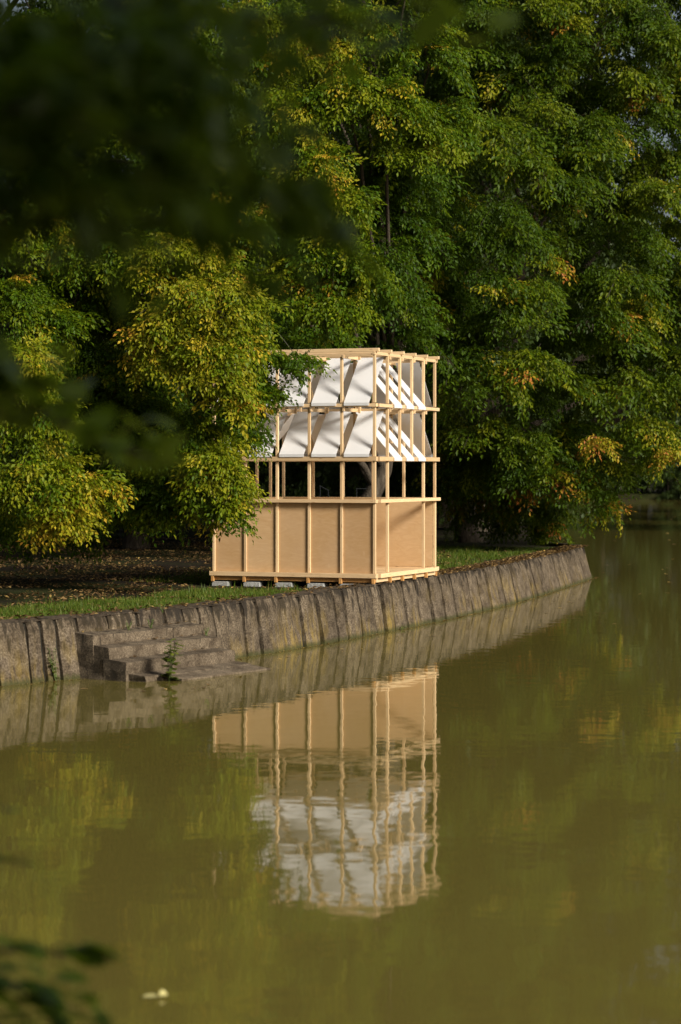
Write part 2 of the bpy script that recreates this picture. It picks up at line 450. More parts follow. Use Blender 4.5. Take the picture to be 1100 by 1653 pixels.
# ------------------------------------------------------------------ stone steps
s0, s1 = arc_of_px(131), arc_of_px(309)
pm, tm, nm = at_arc((s0 + s1) / 2); pA = at_arc(s0)[0]; pB = at_arc(s1)[0]
along = (pB - pA); Ls = along.length; along.normalize(); outw = Vector((along.y, -along.x, 0))
steps = empty('stone_steps', tuple(pA), 'worn concrete steps leading down from the wall to the water', 'steps')
def step_block(name, a0, a1, o0, o1, z0, z1, seed, slope=.028):
    rr = random.Random(seed); NA, NO, NZ = 14, 3, 3
    bm = bmesh.new(); bmesh.ops.create_cube(bm, size=1)
    bmesh.ops.bevel(bm, geom=list(bm.edges), offset=.02 / max(.2, 1), segments=1, affect='EDGES') if False else None
    ed = [e for e in bm.edges if abs(e.verts[0].co.x - e.verts[1].co.x) > .5]
    bmesh.ops.subdivide_edges(bm, edges=ed, cuts=NA, use_grid_fill=True)
    ed = [e for e in bm.edges if abs(e.verts[0].co.z - e.verts[1].co.z) > .5]
    bmesh.ops.subdivide_edges(bm, edges=ed, cuts=NZ, use_grid_fill=True)
    for v in bm.verts:
        fa, fo, fz = v.co.x + .5, v.co.y + .5, v.co.z + .5
        a = a0 + (a1 - a0) * fa; o = o0 + (o1 - o0) * fo; z = z0 + (z1 - z0) * fz
        if fo > .9: o += rr.uniform(-.007, .007) - (.022 * rr.random() ** 2 if fz > .9 else 0)
        if fz > .9: z += rr.uniform(-.008, .006) - (.012 * rr.random() ** 3 if fo > .9 else 0) - slope * fo
        if fa < .05 : a += rr.uniform(-.02, .02)
        q = along * a + outw * o; v.co = (q.x, q.y, z)
    bmesh.ops.recalc_face_normals(bm, faces=bm.faces)
    me = bpy.data.meshes.new(name); bm.to_mesh(me); bm.free()
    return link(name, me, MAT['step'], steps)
tops = [.60, .445, .275, .10]
TD = .27
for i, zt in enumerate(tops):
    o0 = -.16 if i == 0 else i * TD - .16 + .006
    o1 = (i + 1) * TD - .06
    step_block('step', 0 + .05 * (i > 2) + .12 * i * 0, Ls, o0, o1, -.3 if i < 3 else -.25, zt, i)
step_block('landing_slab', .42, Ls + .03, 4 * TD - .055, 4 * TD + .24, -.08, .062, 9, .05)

# ------------------------------------------------------------------ timber pavilion
LX, LY, NB = 2.95, 3.08, 5
yaw = -math.atan2(.365, .931)
corner = P(605, HOR, 38.4); corner.z = 0
ax = Vector((math.cos(yaw), math.sin(yaw), 0)); ay = Vector((-math.sin(yaw), math.cos(yaw), 0))
org = corner - ax * LX
SC = F / 38.4
zz = lambda py: CAMZ - (py - HOR) / SC
ZB, ZK0, ZK1 = zz(943), zz(933.5), zz(926.5)
ZP0, ZP1 = zz(812), zz(806.5)
ZR0, ZR1, ZM0, ZM1, ZT0, ZT1 = zz(744), zz(737), zz(657), zz(650), zz(571), zz(564)
pav = empty('timber_pavilion', (org.x, org.y, ZB), 'small two tier timber frame pavilion with plywood walls and white slanted panels', 'pavilion', None, yaw)
PW = .046
def bar(name, a, b, wdt, hgt, mat='timber', roll=0):
    """timber from a to b in pavilion coordinates (z absolute), length along its own x"""
    a = Vector(a); b = Vector(b); a.z -= ZB; b.z -= ZB
    d = b - a; L = d.length; d.normalize()
    up = Vector((0, 0, 1)) if abs(d.z) < .9 else Vector((0, 1, 0))
    y = up.cross(d).normalized(); z = d.cross(y)
    rot = Matrix((d, y, z)).transposed().to_euler()
    o = link(name, box_mesh(L, wdt, hgt, .003), MAT[mat], pav, (a + b) / 2, rot)
    return o
xs = [LX * i / NB for i in range(NB + 1)]; ys = [LY * i / NB for i in range(NB + 1)]
sides = [  # origin, along axis, inward axis, positions
    ('front', lambda a, d: (a, d), xs), ('right', lambda a, d: (LX - d, a), ys),
    ('back', lambda a, d: (LX - a, LY - d), xs), ('left', lambda a, d: (d, LY - a), ys)]
INS = .64
def at3(fn, a, d, z): x, y = fn(a, d); return (x, y, z)
for nm_, fn, ps in sides:
    L = ps[-1]
    for i, a in enumerate(ps):
        if nm_ in ('right', 'left') and i in (0, NB): continue      # corner posts belong to front and back
        low = ZK1 + .001
        if nm_ == 'right' and i in (2, 3): low = ZR1 + .004
        # posts run between the rails
        if low < ZP0: bar('post', at3(fn, a, 0, low), at3(fn, a, 0, ZP0), PW, PW)
        if low < ZR0: bar('post', at3(fn, a, 0, ZP1), at3(fn, a, 0, ZR0), PW, PW)
        bar('post', at3(fn, a, 0, ZR1 + .002), at3(fn, a, 0, ZM0 - .002), PW, PW)
        bar('post', at3(fn, a, 0, ZM1 + .002), at3(fn, a, 0, ZT0 - .002), PW, PW)
        # base stubs
        bar('base_stub', at3(fn, a, -.055 if nm_ in ('front', 'back') else -.052, ZB), at3(fn, a, -.055 if nm_ in ('front', 'back') else -.052, ZK0 - .002), .05, .05, 'joist' if nm_ == 'front' else 'timber')
        # outrigger bars to an inner post carrying the panel tops
        if 0 < i < NB:
            for zt in (ZM0 - .004, ZT0 - .004):
                bar('outrigger', at3(fn, a + PW * .98, -.05, zt - .035), at3(fn, a + PW * .98, INS + .05, zt - .035), .036, .06)
            if nm_ in ('front', 'back') or i in (1, 4) :
                bar('inner_post', at3(fn, a + PW * 1.0 + .039, INS - .01, ZR1 + .25), at3(fn, a + PW * 1.0 + .039, INS - .01, ZT0 - .01), .036, .05)
    e = .07 if nm_ in ('right', 'left') else .04
    # rails: kick rail, parapet rail, tier rails
    off = -.028
    for (za, zb, wdt, nm2) in ((ZK0, ZK1, .115, 'kick_rail'), (ZP0, ZP1, .12, 'parapet_rail'), (ZR0, ZR1, .085, 'tier_rail'), (ZM0 + .004, ZM1 - .012, .075, 'tier_rail')):
        lo, hi = (-.055, L + .055) if nm_ in ('front', 'back') else ((wdt / 2 + .03), L - (wdt / 2 + .03))
        if nm_ == 'right' and nm2 != 'kick_rail': hi = L + .085; 
        if nm_ == 'back' and nm2 != 'kick_rail': lo = wdt / 2 + .03
        bar(nm2, at3(fn, lo, off, (za + zb) / 2), at3(fn, hi, off, (za + zb) / 2), wdt, zb - za)
    # fascia joist behind the stubs
    fo = .0 if nm_ in ('front', 'back') else .002
    lo, hi = (-.01, L + .01) if nm_ in ('front', 'back') else (.03, L - .03)
    bar('joist', at3(fn, lo, fo, (ZB + .02 + ZK0) / 2), at3(fn, hi, fo, (ZB + .02 + ZK0) / 2), .05, ZK0 - ZB - .03, 'joist' if nm_ in ('front', 'left') else 'timber')
    # plywood
    for i in range(NB):
        if nm_ == 'right': continue
        if nm_ in ('front', 'left'):
            a0, a1 = ps[i] + PW / 2 + .001, ps[i + 1] - PW / 2 - .001
        else:
            if i % 2 == 1 and i < 4: continue
            a0 = ps[i] + .03 if i == 0 else ps[i] + .001; a1 = ps[min(i + 2, NB)] - (.03 if i >= 3 else .001)
        dd = .012 if nm_ in ('front', 'left') else PW / 2 + .008
        c = at3(fn, (a0 + a1) / 2, dd, (ZK1 + ZP0) / 2)
        rz = {'front': 0, 'right': R(90), 'back': 0, 'left': R(90)}[nm_]
        link('plywood_panel', box_mesh(a1 - a0, .012, ZP0 - ZK1 - .004, .001), MAT['ply'], pav, (c[0], c[1], c[2] - ZB), (0, 0, rz))
# white slanted panels with a folded lip at the bottom
def white_panel(fn, a0, a1, z0, z1, dtop, dbot=-.075):
    th = .008; lip = .05
    prof = [(dbot, z0 - lip), (dbot, z0), (dtop, z1)]
    V = []
    dirn = Vector((dtop - dbot, z1 - z0)).normalized(); nn = Vector((dirn.y, -dirn.x))
    inn = [(d + th, z) if k == 0 else (d + nn.x * th, z + nn.y * th) for k, (d, z) in enumerate(prof)]
    inn[1] = (dbot + th, z0 - .003)
    ac = (a0 + a1) / 2; c = at3(fn, ac, dbot, z0)
    for a in (a0, a1):
        for d, z in prof + inn[::-1]:
            q = at3(fn, a, d, z); V.append((q[0] - c[0], q[1] - c[1], q[2] - c[2]))
    n = 6; Fc = [tuple(range(n)), tuple(range(n, 2 * n))[::-1]] + [(i, i + n, (i + 1) % n + n, (i + 1) % n) for i in range(n)]
    me = pymesh('white_panel', V, Fc); bm = bmesh.new(); bm.from_mesh(me)
    bmesh.ops.triangulate(bm, faces=[f for f in bm.faces if len(f.verts) > 4]); bmesh.ops.recalc_face_normals(bm, faces=bm.faces); bm.to_mesh(me); bm.free()
    link('white_panel', me, MAT['sheet'], pav, (c[0], c[1], c[2] - ZB))
for nm_, fn, ps in sides:
    for i in range(NB):
        if nm_ in ('right', 'left') and i in (0, 4): continue
        m_ = (ps[i] + ps[i + 1]) / 2
        hw = .225 if nm_ in ('front', 'back') else .19
        sh = 0.0
        for za, zb in (((ZR1 + .045, ZM0 - .05), (ZM1 + .002, ZT0 - .03)) if nm_ in ('front', 'back') else ((ZR0 + .052, ZM0 - .05), (ZM0 + .055, ZT0 - .03))):
            white_panel(fn, m_ - hw + sh, m_ + hw + sh, za, zb, INS, -.085 if nm_ != 'right' else -.09)
# roof: side beams and six rafters on top
for a in (0, LX):
    bar('roof_beam', (a, -.05, ZT0 + .012), (a, LY + .09, ZT0 + .012), .05, .055)
for i, y in enumerate(ys):
    bar('rafter', (-.06, y, ZT0 + .068), (LX + .085, y, ZT0 + .068), .05, .055)
bar('top_rail', (.03, -.032, ZT0 - .02), (LX - .03, -.032, ZT0 - .02), .02, .05)
# decking
npl = 22
for i in range(npl):
    y0 = .03 + (LY - .06) * i / npl; y1 = .03 + (LY - .06) * (i + 1) / npl
    zt = ZK0 + .03 + random.uniform(-.002, .002)
    bar('deck_plank', (.032, (y0 + y1) / 2, zt), (LX - .032, (y0 + y1) / 2, zt), y1 - y0 - .006, .026)
# concrete blocks carrying the pavilion
bm_ = box_mesh(.30, .19, .12, .006)
for j, y in enumerate((.06, LY / 2, LY - .1)):
    for i in range(5):
        x = xs[i] + .12
        q = org + ax * x + ay * y
        lab = ('leftmost', 'second from left', 'middle', 'fourth from left', 'rightmost')[i] + ' grey concrete block under the front edge of the pavilion' if j == 0 else 'grey concrete block under the middle of the pavilion floor' if j == 1 else 'grey concrete block under the back edge of the pavilion'
        tag(link('concrete_block', bm_, MAT['block'], None, (q.x, q.y, ZB - .062), (0, 0, yaw + random.uniform(-.05, .05))), lab, 'block', 'concrete blocks under the pavilion')

# ------------------------------------------------------------------ leaves and trees
def make_spray(seed, n_leaf=84, L=.75, leaf=.088, wid=.52):
    """flat drooping fan of leaves; x = outward, y = side, z = up -> verts (4 per leaf), tone"""
    r = np.random.default_rng(seed); V = []; T = []
    twigs = [(np.array([0, 0, 0.]), 0.0, L)]
    nt_ = 5
    for k in range(nt_):
        for sgn in (-1, 1):
            f = .10 + .75 * (k + r.random() * .6) / nt_
            twigs.append((np.array([L * f, 0, 0]), sgn * r.uniform(.55, 1.0), L * (.62 - .45 * f) * r.uniform(.7, 1.1)))
    tot = sum(t[2] for t in twigs)
    for base, ang, ln in twigs:
        n = max(2, int(round(n_leaf * ln / tot)))
        d = np.array([math.cos(ang), math.sin(ang), 0])
        for i in range(n):
            f = (i + .6 * r.random() + .25) / n; f = min(f, 1.0)
            p = base + d * ln * f; x = math.hypot(p[0], p[1])
            p[2] -= .42 * x * x / L + .10 * (ln * f) ** 2 / L
            la = ang + (-1) ** i * r.uniform(.35, 1.1) if i < n - 1 else ang + r.normal() * .2
            lf = leaf * r.uniform(.65, 1.2); tilt = r.uniform(-1.05, .25) - .25
            ld_ = np.array([math.cos(la) * math.cos(tilt), math.sin(la) * math.cos(tilt), math.sin(tilt)])
            up = np.array([0, 0, 1.]) + r.normal(size=3) * .38
            sd_ = np.cross(up, ld_); sd_ /= np.linalg.norm(sd_); nr = np.cross(ld_, sd_)
            w2 = lf * wid * .5
            p = p + np.array([0, 0, r.normal() * .012])
            V += [p, p + ld_ * lf * .45 + sd_ * w2 + nr * lf * .08, p + ld_ * lf - nr * lf * .12, p + ld_ * lf * .45 - sd_ * w2 + nr * lf * .08]
            T += [r.random()] * 4
    for f0, f1 in ((-.25, .15), (.15, .5), (.5, .85)):
        pp = [np.array([L * f, 0, -.42 * L * max(f, 0) ** 2 - .01]) for f in (f0, f1)]; w_ = .006
        V += [pp[0] - [0, w_, 0], pp[0] + [0, w_, w_], pp[1] + [0, w_ * .6, w_], pp[1] - [0, w_ * .6, 0]]; T += [-9.0] * 4
    return np.array(V), np.array(T)
SPR = [make_spray(100 + i) for i in range(8)]
SPR_B = [make_spray(300 + i, 54, .95, .125, .6) for i in range(5)]
SPR_C = [make_spray(200 + i, 26, .75, .17, .6) for i in range(5)]      # fewer, larger leaves for far and hidden crowns

def sprays_to_mesh(name, pos, dirs, scale, tone, templates, r):
    VV, FF, TT = [], [], []; base = 0
    pick = r.integers(0, len(templates), len(pos))
    for ti, (tv, tt) in enumerate(templates):
        sel = np.where(pick == ti)[0]
        if not len(sel): continue
        d = dirs[sel]; d = d / np.linalg.norm(d, axis=1, keepdims=True)
        up = np.zeros_like(d); up[:, 2] = 1; up += r.normal(size=d.shape) * .28
        s_ = np.cross(up, d); s_ /= np.linalg.norm(s_, axis=1, keepdims=True); n_ = np.cross(d, s_)
        Rm = np.stack([d, s_, n_], axis=2)                       # columns
        flip = np.where(r.random(len(sel)) < .5, -1., 1.)
        tvv = np.repeat(tv[None], len(sel), 0); tvv[:, :, 1] *= flip[:, None]
        v = np.einsum('kij,knj->kni', Rm, tvv) * scale[sel][:, None, None] + pos[sel][:, None, :]
        v[:, :, 2] = np.maximum(v[:, :, 2], .12)
        nl = tv.shape[0] // 4; q = np.arange(nl) * 4
        f = np.concatenate([np.stack([q, q + 1, q + 2], 1), np.stack([q, q + 2, q + 3], 1)])
        f = (f[None] + (np.arange(len(sel)) * tv.shape[0])[:, None, None]).reshape(-1, 3) + base
        t = np.clip(tone[sel][:, None] + (tt[None] - .5) * .20, 0, 1)
        VV.append(v.reshape(-1, 3)); FF.append(f); TT.append(t.ravel()); base += v.shape[0] * v.shape[1]
    return fast_mesh(name, np.concatenate(VV), np.concatenate(FF), 3, {'tone': np.concatenate(TT)})

def clump_sprays(c, rad, n, anchor, r, tone, spread=.12, autumn=.06, droop=.35, shell=.45, scale=1.0):
    """n sprays on the outer shell of an ellipsoid, growing away from the anchor"""
    u = r.normal(size=(n, 3)); u /= np.linalg.norm(u, axis=1, keepdims=True)
    u[:, 2] = np.where(u[:, 2] < -.45, -u[:, 2], u[:, 2])
    rr = (shell + (1 - shell) * r.random(n) ** .6)[:, None]
    pos = np.array(c) + u * np.array(rad) * rr
    out = np.array(c) - np.array(anchor); out[2] *= .25; out = out / max(1e-6, np.linalg.norm(out))
    d = u * np.array([1, 1, .5]) * .9 + out * .7 + r.normal(size=(n, 3)) * .25
    d[:, 2] -= droop
    pos = pos - d / np.linalg.norm(d, axis=1, keepdims=True) * .35 * scale
    t = np.clip(r.normal(tone, spread, n), 0, .86)
    au = r.random(n) < autumn
    t[au] = r.uniform(.70, .96, au.sum())
    return pos, d, r.uniform(.7, 1.25, n) * scale, t

def build_tree(name, label, base, top, r0, clumps, mat, seed, templates=SPR, group=None, limbs=True, lean_path=None, cat='tree', maxlimb=26):
    """clumps: list of dict(c, rad, n, tone, ...). trunk, limb parts, crown"""
    r = np.random.default_rng(seed); base = Vector(base); top = Vector(top)
    root = empty(name, tuple(base), label, cat, group)
    path = lean_path or [base + Vector((0, 0, -.3)), base.lerp(top, .3) + Vector((.15, .1, 0)), base.lerp(top, .65) - Vector((.12, 0, 0)), top]
    tp = smooth_path(path, 14, .03, seed); n = len(tp)
    rad = [r0 * (1.45 if i == 0 else 1.15 if i == 1 else 1.0) * (1 - .8 * i / n) for i in range(n)]
    v, f = tube([p - base for p in tp], rad, 12, .06, seed)
    link('trunk', pymesh('trunk', v, f, True), MAT['bark'], root)
    A = []
    order = sorted(range(len(clumps)), key=lambda i: -clumps[i]['rad'][0] * clumps[i]['rad'][2])
    for i, cl in enumerate(clumps):
        c = Vector(cl['c'])
        k = min(n - 2, max(3, int(n * (.25 + .6 * min(1, max(0, (c.z - base.z - 1.0) / max(1, top.z - base.z)))))))
        st = tp[k]
        if i in order[:maxlimb] and limbs:
            mid = st.lerp(c, .5) + Vector((0, 0, .35))
            lp = smooth_path([st, mid, c, c + (c - st).normalized() * cl['rad'][0] * .5 - Vector((0, 0, .2))], 10, .08, seed + i)
            rl = [max(.012, rad[k] * .42 * (1 - .92 * j / 10)) for j in range(11)]
            v, f = tube([p - base for p in lp], rl, 7, .05, i)
            link('limb', pymesh('limb', v, f, True), MAT['bark'], root)
        anchor = cl.get('anchor', (st.x, st.y, c.z))
        A.append(clump_sprays(c, cl['rad'], cl['n'], anchor, r, cl.get('tone', .42) - .03, cl.get('spread', .12), cl.get('autumn', .05) * (1 if cl.get('autumn', .05) > .5 else 2.6 if r.random() < .2 else .4), cl.get('droop', .35), cl.get('shell', .4), cl.get('scale', 1.0)))
    pos = np.concatenate([a[0] for a in A]) - np.array(base); d = np.concatenate([a[1] for a in A])
    sc = np.concatenate([a[2] for a in A]); tn = np.concatenate([a[3] for a in A])
    me = sprays_to_mesh('crown', pos, d, sc, tn, templates, r)
    # the floor of 0.12 in sprays_to_mesh is in tree space: lift back
    cr = link('crown', me, mat, root); tag(cr, kind='stuff')
    return root

def C(px, py, Y, rx, ry, n, rd=None, **k):
    s_ = Y / F; c = P(px, py, Y)
    return dict(c=tuple(c), rad=(rx * s_, rd if rd else (rx + ry) * .5 * s_ * .9, ry * s_), n=n, **k)

# left tree: drooping boughs, sunlit and shaded by painted leaf tone, in front of the pavilion's left end
lt = [
 C(60, 420, 38, 110, 60, 60, tone=.45), C(180, 420, 37.5, 90, 55, 60, tone=.5), C(300, 430, 36.8, 95, 60, 80, tone=.67, autumn=.10),
 C(330, 500, 36, 90, 60, 80, tone=.71, autumn=.14), C(390, 520, 36.2, 45, 75, 55, tone=.67), C(345, 590, 35.8, 60, 70, 70, tone=.69, autumn=.2),
 C(370, 650, 36, 42, 40, 30, tone=.69, autumn=.25), C(255, 570, 36.2, 38, 80, 45, tone=.67, autumn=.12), C(300, 520, 37.5, 90, 90, 50, tone=.4),
 C(435, 583, 37.3, 48, 18, 22, tone=.42, rd=.4), C(490, 578, 37.1, 24, 7, 7, tone=.45, rd=.25), C(405, 620, 37.4, 40, 28, 24, tone=.36, rd=.4), C(432, 632, 37.2, 22, 15, 9, tone=.4, rd=.25), C(388, 675, 37.6, 34, 36, 26, tone=.33, rd=.4), C(398, 712, 37.4, 26, 18, 13, tone=.36, rd=.3),
 C(310, 720, 36.6, 70, 60, 60, tone=.46), C(350, 765, 36, 55, 45, 50, tone=.65, autumn=.22), C(385, 800, 35.9, 24, 32, 18, tone=.65, autumn=.2), C(365, 825, 36, 26, 20, 14, tone=.5), C(310, 800, 36.5, 40, 30, 20, tone=.45),
 C(30, 600, 35.5, 70, 55, 60, tone=.59, autumn=.10), C(50, 690, 35, 75, 70, 70, tone=.59), C(70, 780, 34.6, 75, 50, 60, tone=.67, autumn=.14), C(140, 800, 34.8, 60, 40, 45, tone=.65, autumn=.2), C(110, 840, 34.5, 50, 24, 24, tone=.69, autumn=.35),
 C(90, 520, 37, 45, 45, 30, tone=.45), C(60, 560, 37, 45, 60, 25, tone=.42), C(150, 560, 39.0, 110, 110, 130, tone=.3), C(220, 690, 38.6, 90, 90, 140, tone=.32), C(260, 780, 38.0, 80, 42, 100, tone=.42), C(200, 770, 38.5, 80, 50, 90, tone=.34),
 C(150, 650, 38.5, 70, 80, 90, tone=.33), C(140, 600, 38, 50, 60, 30, tone=.36), C(235, 690, 37.6, 45, 70, 40, tone=.34), C(200, 740, 37.8, 50, 50, 44, tone=.34), C(260, 760, 37, 50, 40, 44, tone=.42), C(130, 690, 37.6, 40, 60, 30, tone=.34), C(190, 800, 37.4, 60, 30, 36, tone=.40), C(270, 820, 36.9, 45, 22, 26, tone=.46), C(40, 380, 36.8, 70, 60, 50, tone=.5),  C(215, 810, 37.6, 60, 26, 40, tone=.44), C(20, 500, 36.8, 60, 60, 50, tone=.46), C(20, 830, 36.5, 50, 40, 36, tone=.44), C(130, 720, 38.8, 80, 70, 90, tone=.3), C(200, 480, 38.2, 100, 60, 80, tone=.45), C(110, 470, 38, 80, 60, 60, tone=.46), C(190, 620, 37.6, 30, 60, 24, tone=.42), C(205, 745, 37.4, 34, 40, 24, tone=.45),
 C(60, 860, 40.5, 110, 20, 30, tone=.3), C(230, 830, 40, 90, 22, 30, tone=.3), C(100, -250, 41, 300, 120, 110, tone=.4), C(-250, -100, 43, 200, 250, 110, tone=.4), C(150, -120, 40, 260, 120, 110, tone=.4), C(-260, 700, 40, 130, 160, 110, tone=.4), C(-300, 400, 41, 160, 220, 110, tone=.4),
 C(40, 300, 41, 150, 110, 90, tone=.42), C(200, 260, 41, 140, 120, 90, tone=.42), C(100, 120, 42, 170, 120, 100, tone=.45), C(330, 330, 41, 100, 90, 80, tone=.4), C(20, -60, 43, 200, 130, 80, tone=.42), C(280, 80, 42.5, 130, 120, 90, tone=.45),
 C(-120, 500, 39, 140, 200, 110, tone=.42), C(-110, 750, 38, 120, 110, 70, tone=.45), C(-180, 200, 42, 170, 200, 90, tone=.4), C(200, -150, 44, 260, 160, 90, tone=.42)]
for c_ in lt:
    if c_['c'][1] < 40 and c_['c'][2] < 9: c_['n'] = int(c_['n'] * 1.35); c_['scale'] = .86
tb = P(-45, 900, 45); tb.z = GZ
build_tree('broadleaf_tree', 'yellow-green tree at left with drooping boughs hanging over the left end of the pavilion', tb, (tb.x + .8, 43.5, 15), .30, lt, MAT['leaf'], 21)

# middle tree behind the pavilion; sunlit clumps and shaded hollow painted in leaf tone
mt = [
 C(430, 50, 44, 75, 70, 80, tone=.58, autumn=.14), C(500, 110, 43.5, 75, 65, 80, tone=.60, autumn=.12), C(570, 60, 44, 80, 65, 80, tone=.52), C(470, 200, 43.3, 70, 65, 75, tone=.60, autumn=.12), C(560, 170, 43.5, 70, 60, 70, tone=.56),
 C(630, 170, 43.8, 65, 55, 60, tone=.50, autumn=.06), C(690, 90, 44.5, 75, 65, 70, tone=.46), C(670, 230, 44.2, 65, 50, 50, tone=.5, autumn=.06), C(720, 200, 45, 60, 50, 50, tone=.48), C(510, 280, 43, 65, 55, 65, tone=.60, autumn=.1), C(560, 340, 43, 50, 50, 55, tone=.56),
 C(480, 350, 43.2, 65, 55, 60, tone=.54), C(540, 420, 43, 65, 45, 55, tone=.50), C(590, 450, 43.2, 40, 40, 30, tone=.46), C(470, 460, 43.2, 65, 50, 55, tone=.46), C(540, 500, 43, 60, 40, 45, tone=.5), C(420, 400, 43.8, 60, 80, 50, tone=.4),
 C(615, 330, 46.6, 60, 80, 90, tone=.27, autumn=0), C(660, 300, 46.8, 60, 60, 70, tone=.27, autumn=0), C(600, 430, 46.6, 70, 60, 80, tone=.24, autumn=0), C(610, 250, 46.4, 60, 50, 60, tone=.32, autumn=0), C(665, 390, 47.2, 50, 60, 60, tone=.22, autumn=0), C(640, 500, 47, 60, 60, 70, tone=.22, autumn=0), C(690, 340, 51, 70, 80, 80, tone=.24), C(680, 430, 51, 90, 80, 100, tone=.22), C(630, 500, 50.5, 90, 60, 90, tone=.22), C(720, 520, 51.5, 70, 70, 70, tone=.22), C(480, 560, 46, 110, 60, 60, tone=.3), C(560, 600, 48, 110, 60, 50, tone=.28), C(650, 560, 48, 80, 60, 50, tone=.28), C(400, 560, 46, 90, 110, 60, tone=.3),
 C(500, -60, 45, 150, 90, 90, tone=.48), C(660, -60, 45.5, 140, 90, 90, tone=.46), C(580, -190, 47, 220, 130, 110, tone=.44), C(420, -100, 46, 120, 100, 60, tone=.45)]
mb = P(600, 900, 48.5); mb.z = GZ
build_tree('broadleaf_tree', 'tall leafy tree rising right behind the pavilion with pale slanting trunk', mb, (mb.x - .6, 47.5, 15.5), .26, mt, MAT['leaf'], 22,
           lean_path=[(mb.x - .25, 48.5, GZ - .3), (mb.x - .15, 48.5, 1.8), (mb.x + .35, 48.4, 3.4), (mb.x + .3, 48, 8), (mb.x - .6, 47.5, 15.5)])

# right tree: wide crown overhanging the water
rt = []
r_ = random.Random(5)
for row, py in enumerate(range(-230, 800, 62)):
    for px in range(640, 1260, 66):
        x = px + r_.uniform(-26, 26) + (33 if row % 2 else 0); y = py + r_.uniform(-22, 22)
        lowlim = 830 if x < 940 else 830 - (x - 940) * .55
        if x < 690 and y < 250: continue
        if x < 760 and y < 40: continue
        if y > lowlim - 25: continue
        nx = (x - 940) / 380; ny = (y - 330) / 600
        q = max(0.0, 1 - nx * nx - .5 * ny * ny)
        Y = 61.5 - 9.0 * math.sqrt(q) + r_.uniform(-1.1, 1.1)
        if 735 < x < 870 and 210 < y < 640: Y -= 3.6
        elif x < 760: Y += 1.5
        if r_.random() < .08: Y += 2.5
        rt.append(C(x + r_.uniform(-30, 30), y + r_.uniform(-30, 30), Y + 3.2, 70, 50, 12, tone=.22, autumn=0, scale=1.2))  # fill clumps given a dark leaf tone as the shade between boughs
        dark = (x < 800 and 230 < y < 620)  # hollow beside the middle tree: its shade is painted as lower leaf tone
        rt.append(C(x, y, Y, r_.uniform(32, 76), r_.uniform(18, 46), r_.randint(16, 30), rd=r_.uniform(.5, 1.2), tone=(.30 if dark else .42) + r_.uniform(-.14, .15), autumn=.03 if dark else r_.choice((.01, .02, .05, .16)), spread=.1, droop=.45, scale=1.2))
for (x, y, Y, rx, ry, n) in ((740, 730, 56, 50, 40, 26), (800, 760, 55, 55, 40, 28), (860, 770, 55, 55, 40, 28), (780, 810, 57, 50, 30, 22), (850, 815, 56.5, 45, 30, 20), (920, 770, 54.5, 40, 34, 20), (960, 800, 53.8, 36, 18, 12), (990, 822, 53.5, 26, 12, 8), (1085, 720, 53, 30, 20, 10), (1040, 690, 53.5, 40, 30, 16), (730, 790, 58, 40, 36, 24), (780, 835, 58, 50, 22, 20), (840, 840, 58, 40, 18, 16), (885, 845, 57.5, 34, 16, 12), (715, 700, 55, 30, 50, 18), (760, 780, 56, 40, 40, 22), (895, 822, 56.5, 36, 22, 12), (1000, 755, 54, 30, 18, 10)):
    rt.append(C(x, y, Y, rx, ry, n, rd=.7, tone=.46, autumn=.30, droop=.5, scale=1.15))
for (x, y, Y) in ((905, 290, 53), (925, 235, 53), (880, 420, 53), (900, 330, 53), (1050, 150, 54), (920, 40, 54), (1000, 520, 52.5), (1040, 490, 53), (960, 720, 53), (890, 260, 53), (1085, 735, 52.5)):
    rt.append(C(x, y, Y - .5, 26, 20, 9, rd=.5, tone=.62, autumn=.55, droop=.45))
rb = P(757, 862, 63); rb.z = GZ
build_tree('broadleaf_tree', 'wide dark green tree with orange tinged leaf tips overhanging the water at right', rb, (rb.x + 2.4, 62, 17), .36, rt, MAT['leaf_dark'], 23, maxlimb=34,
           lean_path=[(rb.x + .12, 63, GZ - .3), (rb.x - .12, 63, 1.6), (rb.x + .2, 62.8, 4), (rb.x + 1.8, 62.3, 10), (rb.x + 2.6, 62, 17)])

# ------------------------------------------------------------------ forest behind (kinds copied with shared meshes)
def copy_tree(o, loc, rz, label, scale, group):
    c = o.copy(); COL.objects.link(c); c.location = loc; c.rotation_euler = (0, 0, rz); c.scale = (scale,) * 3; c['label'] = label; c['group'] = group
    for ch in o.children:
        d = ch.copy(); COL.objects.link(d); d.parent = c
    return c
def proto(seed, h, rad, low, mat, n=9):
    rr = random.Random(seed); cl = []
    for k in range(n * 4):
        z = low + (h - low) * (k + .5) / (n * 4); f = (z - low) / (h - low)
        rr_ = rad * math.sqrt(max(.08, 1 - (f * 1.0 - .25) ** 2 * 1.5)); a = rr.uniform(0, 6.28); q = rr_ * rr.uniform(.2, .85)
        s_ = rr.uniform(1.1, 1.9)
        cl.append(dict(c=(math.cos(a) * q, math.sin(a) * q, z), rad=(s_, s_, s_ * .7), n=22, tone=.4, autumn=.04, scale=1.3, shell=.3))
    return cl
FG = 'trees standing deep in the wood behind the pavilion'
protos = []
fpos = []
rr = random.Random(3)
for i, (x, y) in enumerate(((-11, 55), (-5, 58), (0, 60), (-16, 60), (-8, 66), (-2, 68), (4, 74), (-14, 72), (-22, 66), (-20, 80), (-7, 80), (0, 84), (5, 92), (-28, 78), (-12, 95), (2, 105), (-30, 95), (-20, 110), (-5, 115), (6.5, 125), (-14, 50), (-20, 55), (2.5, 71), (5.2, 75), (6.0, 84), (3.0, 78))):
    fpos.append((x + rr.uniform(-.8, .8), y + rr.uniform(-1, 1)))
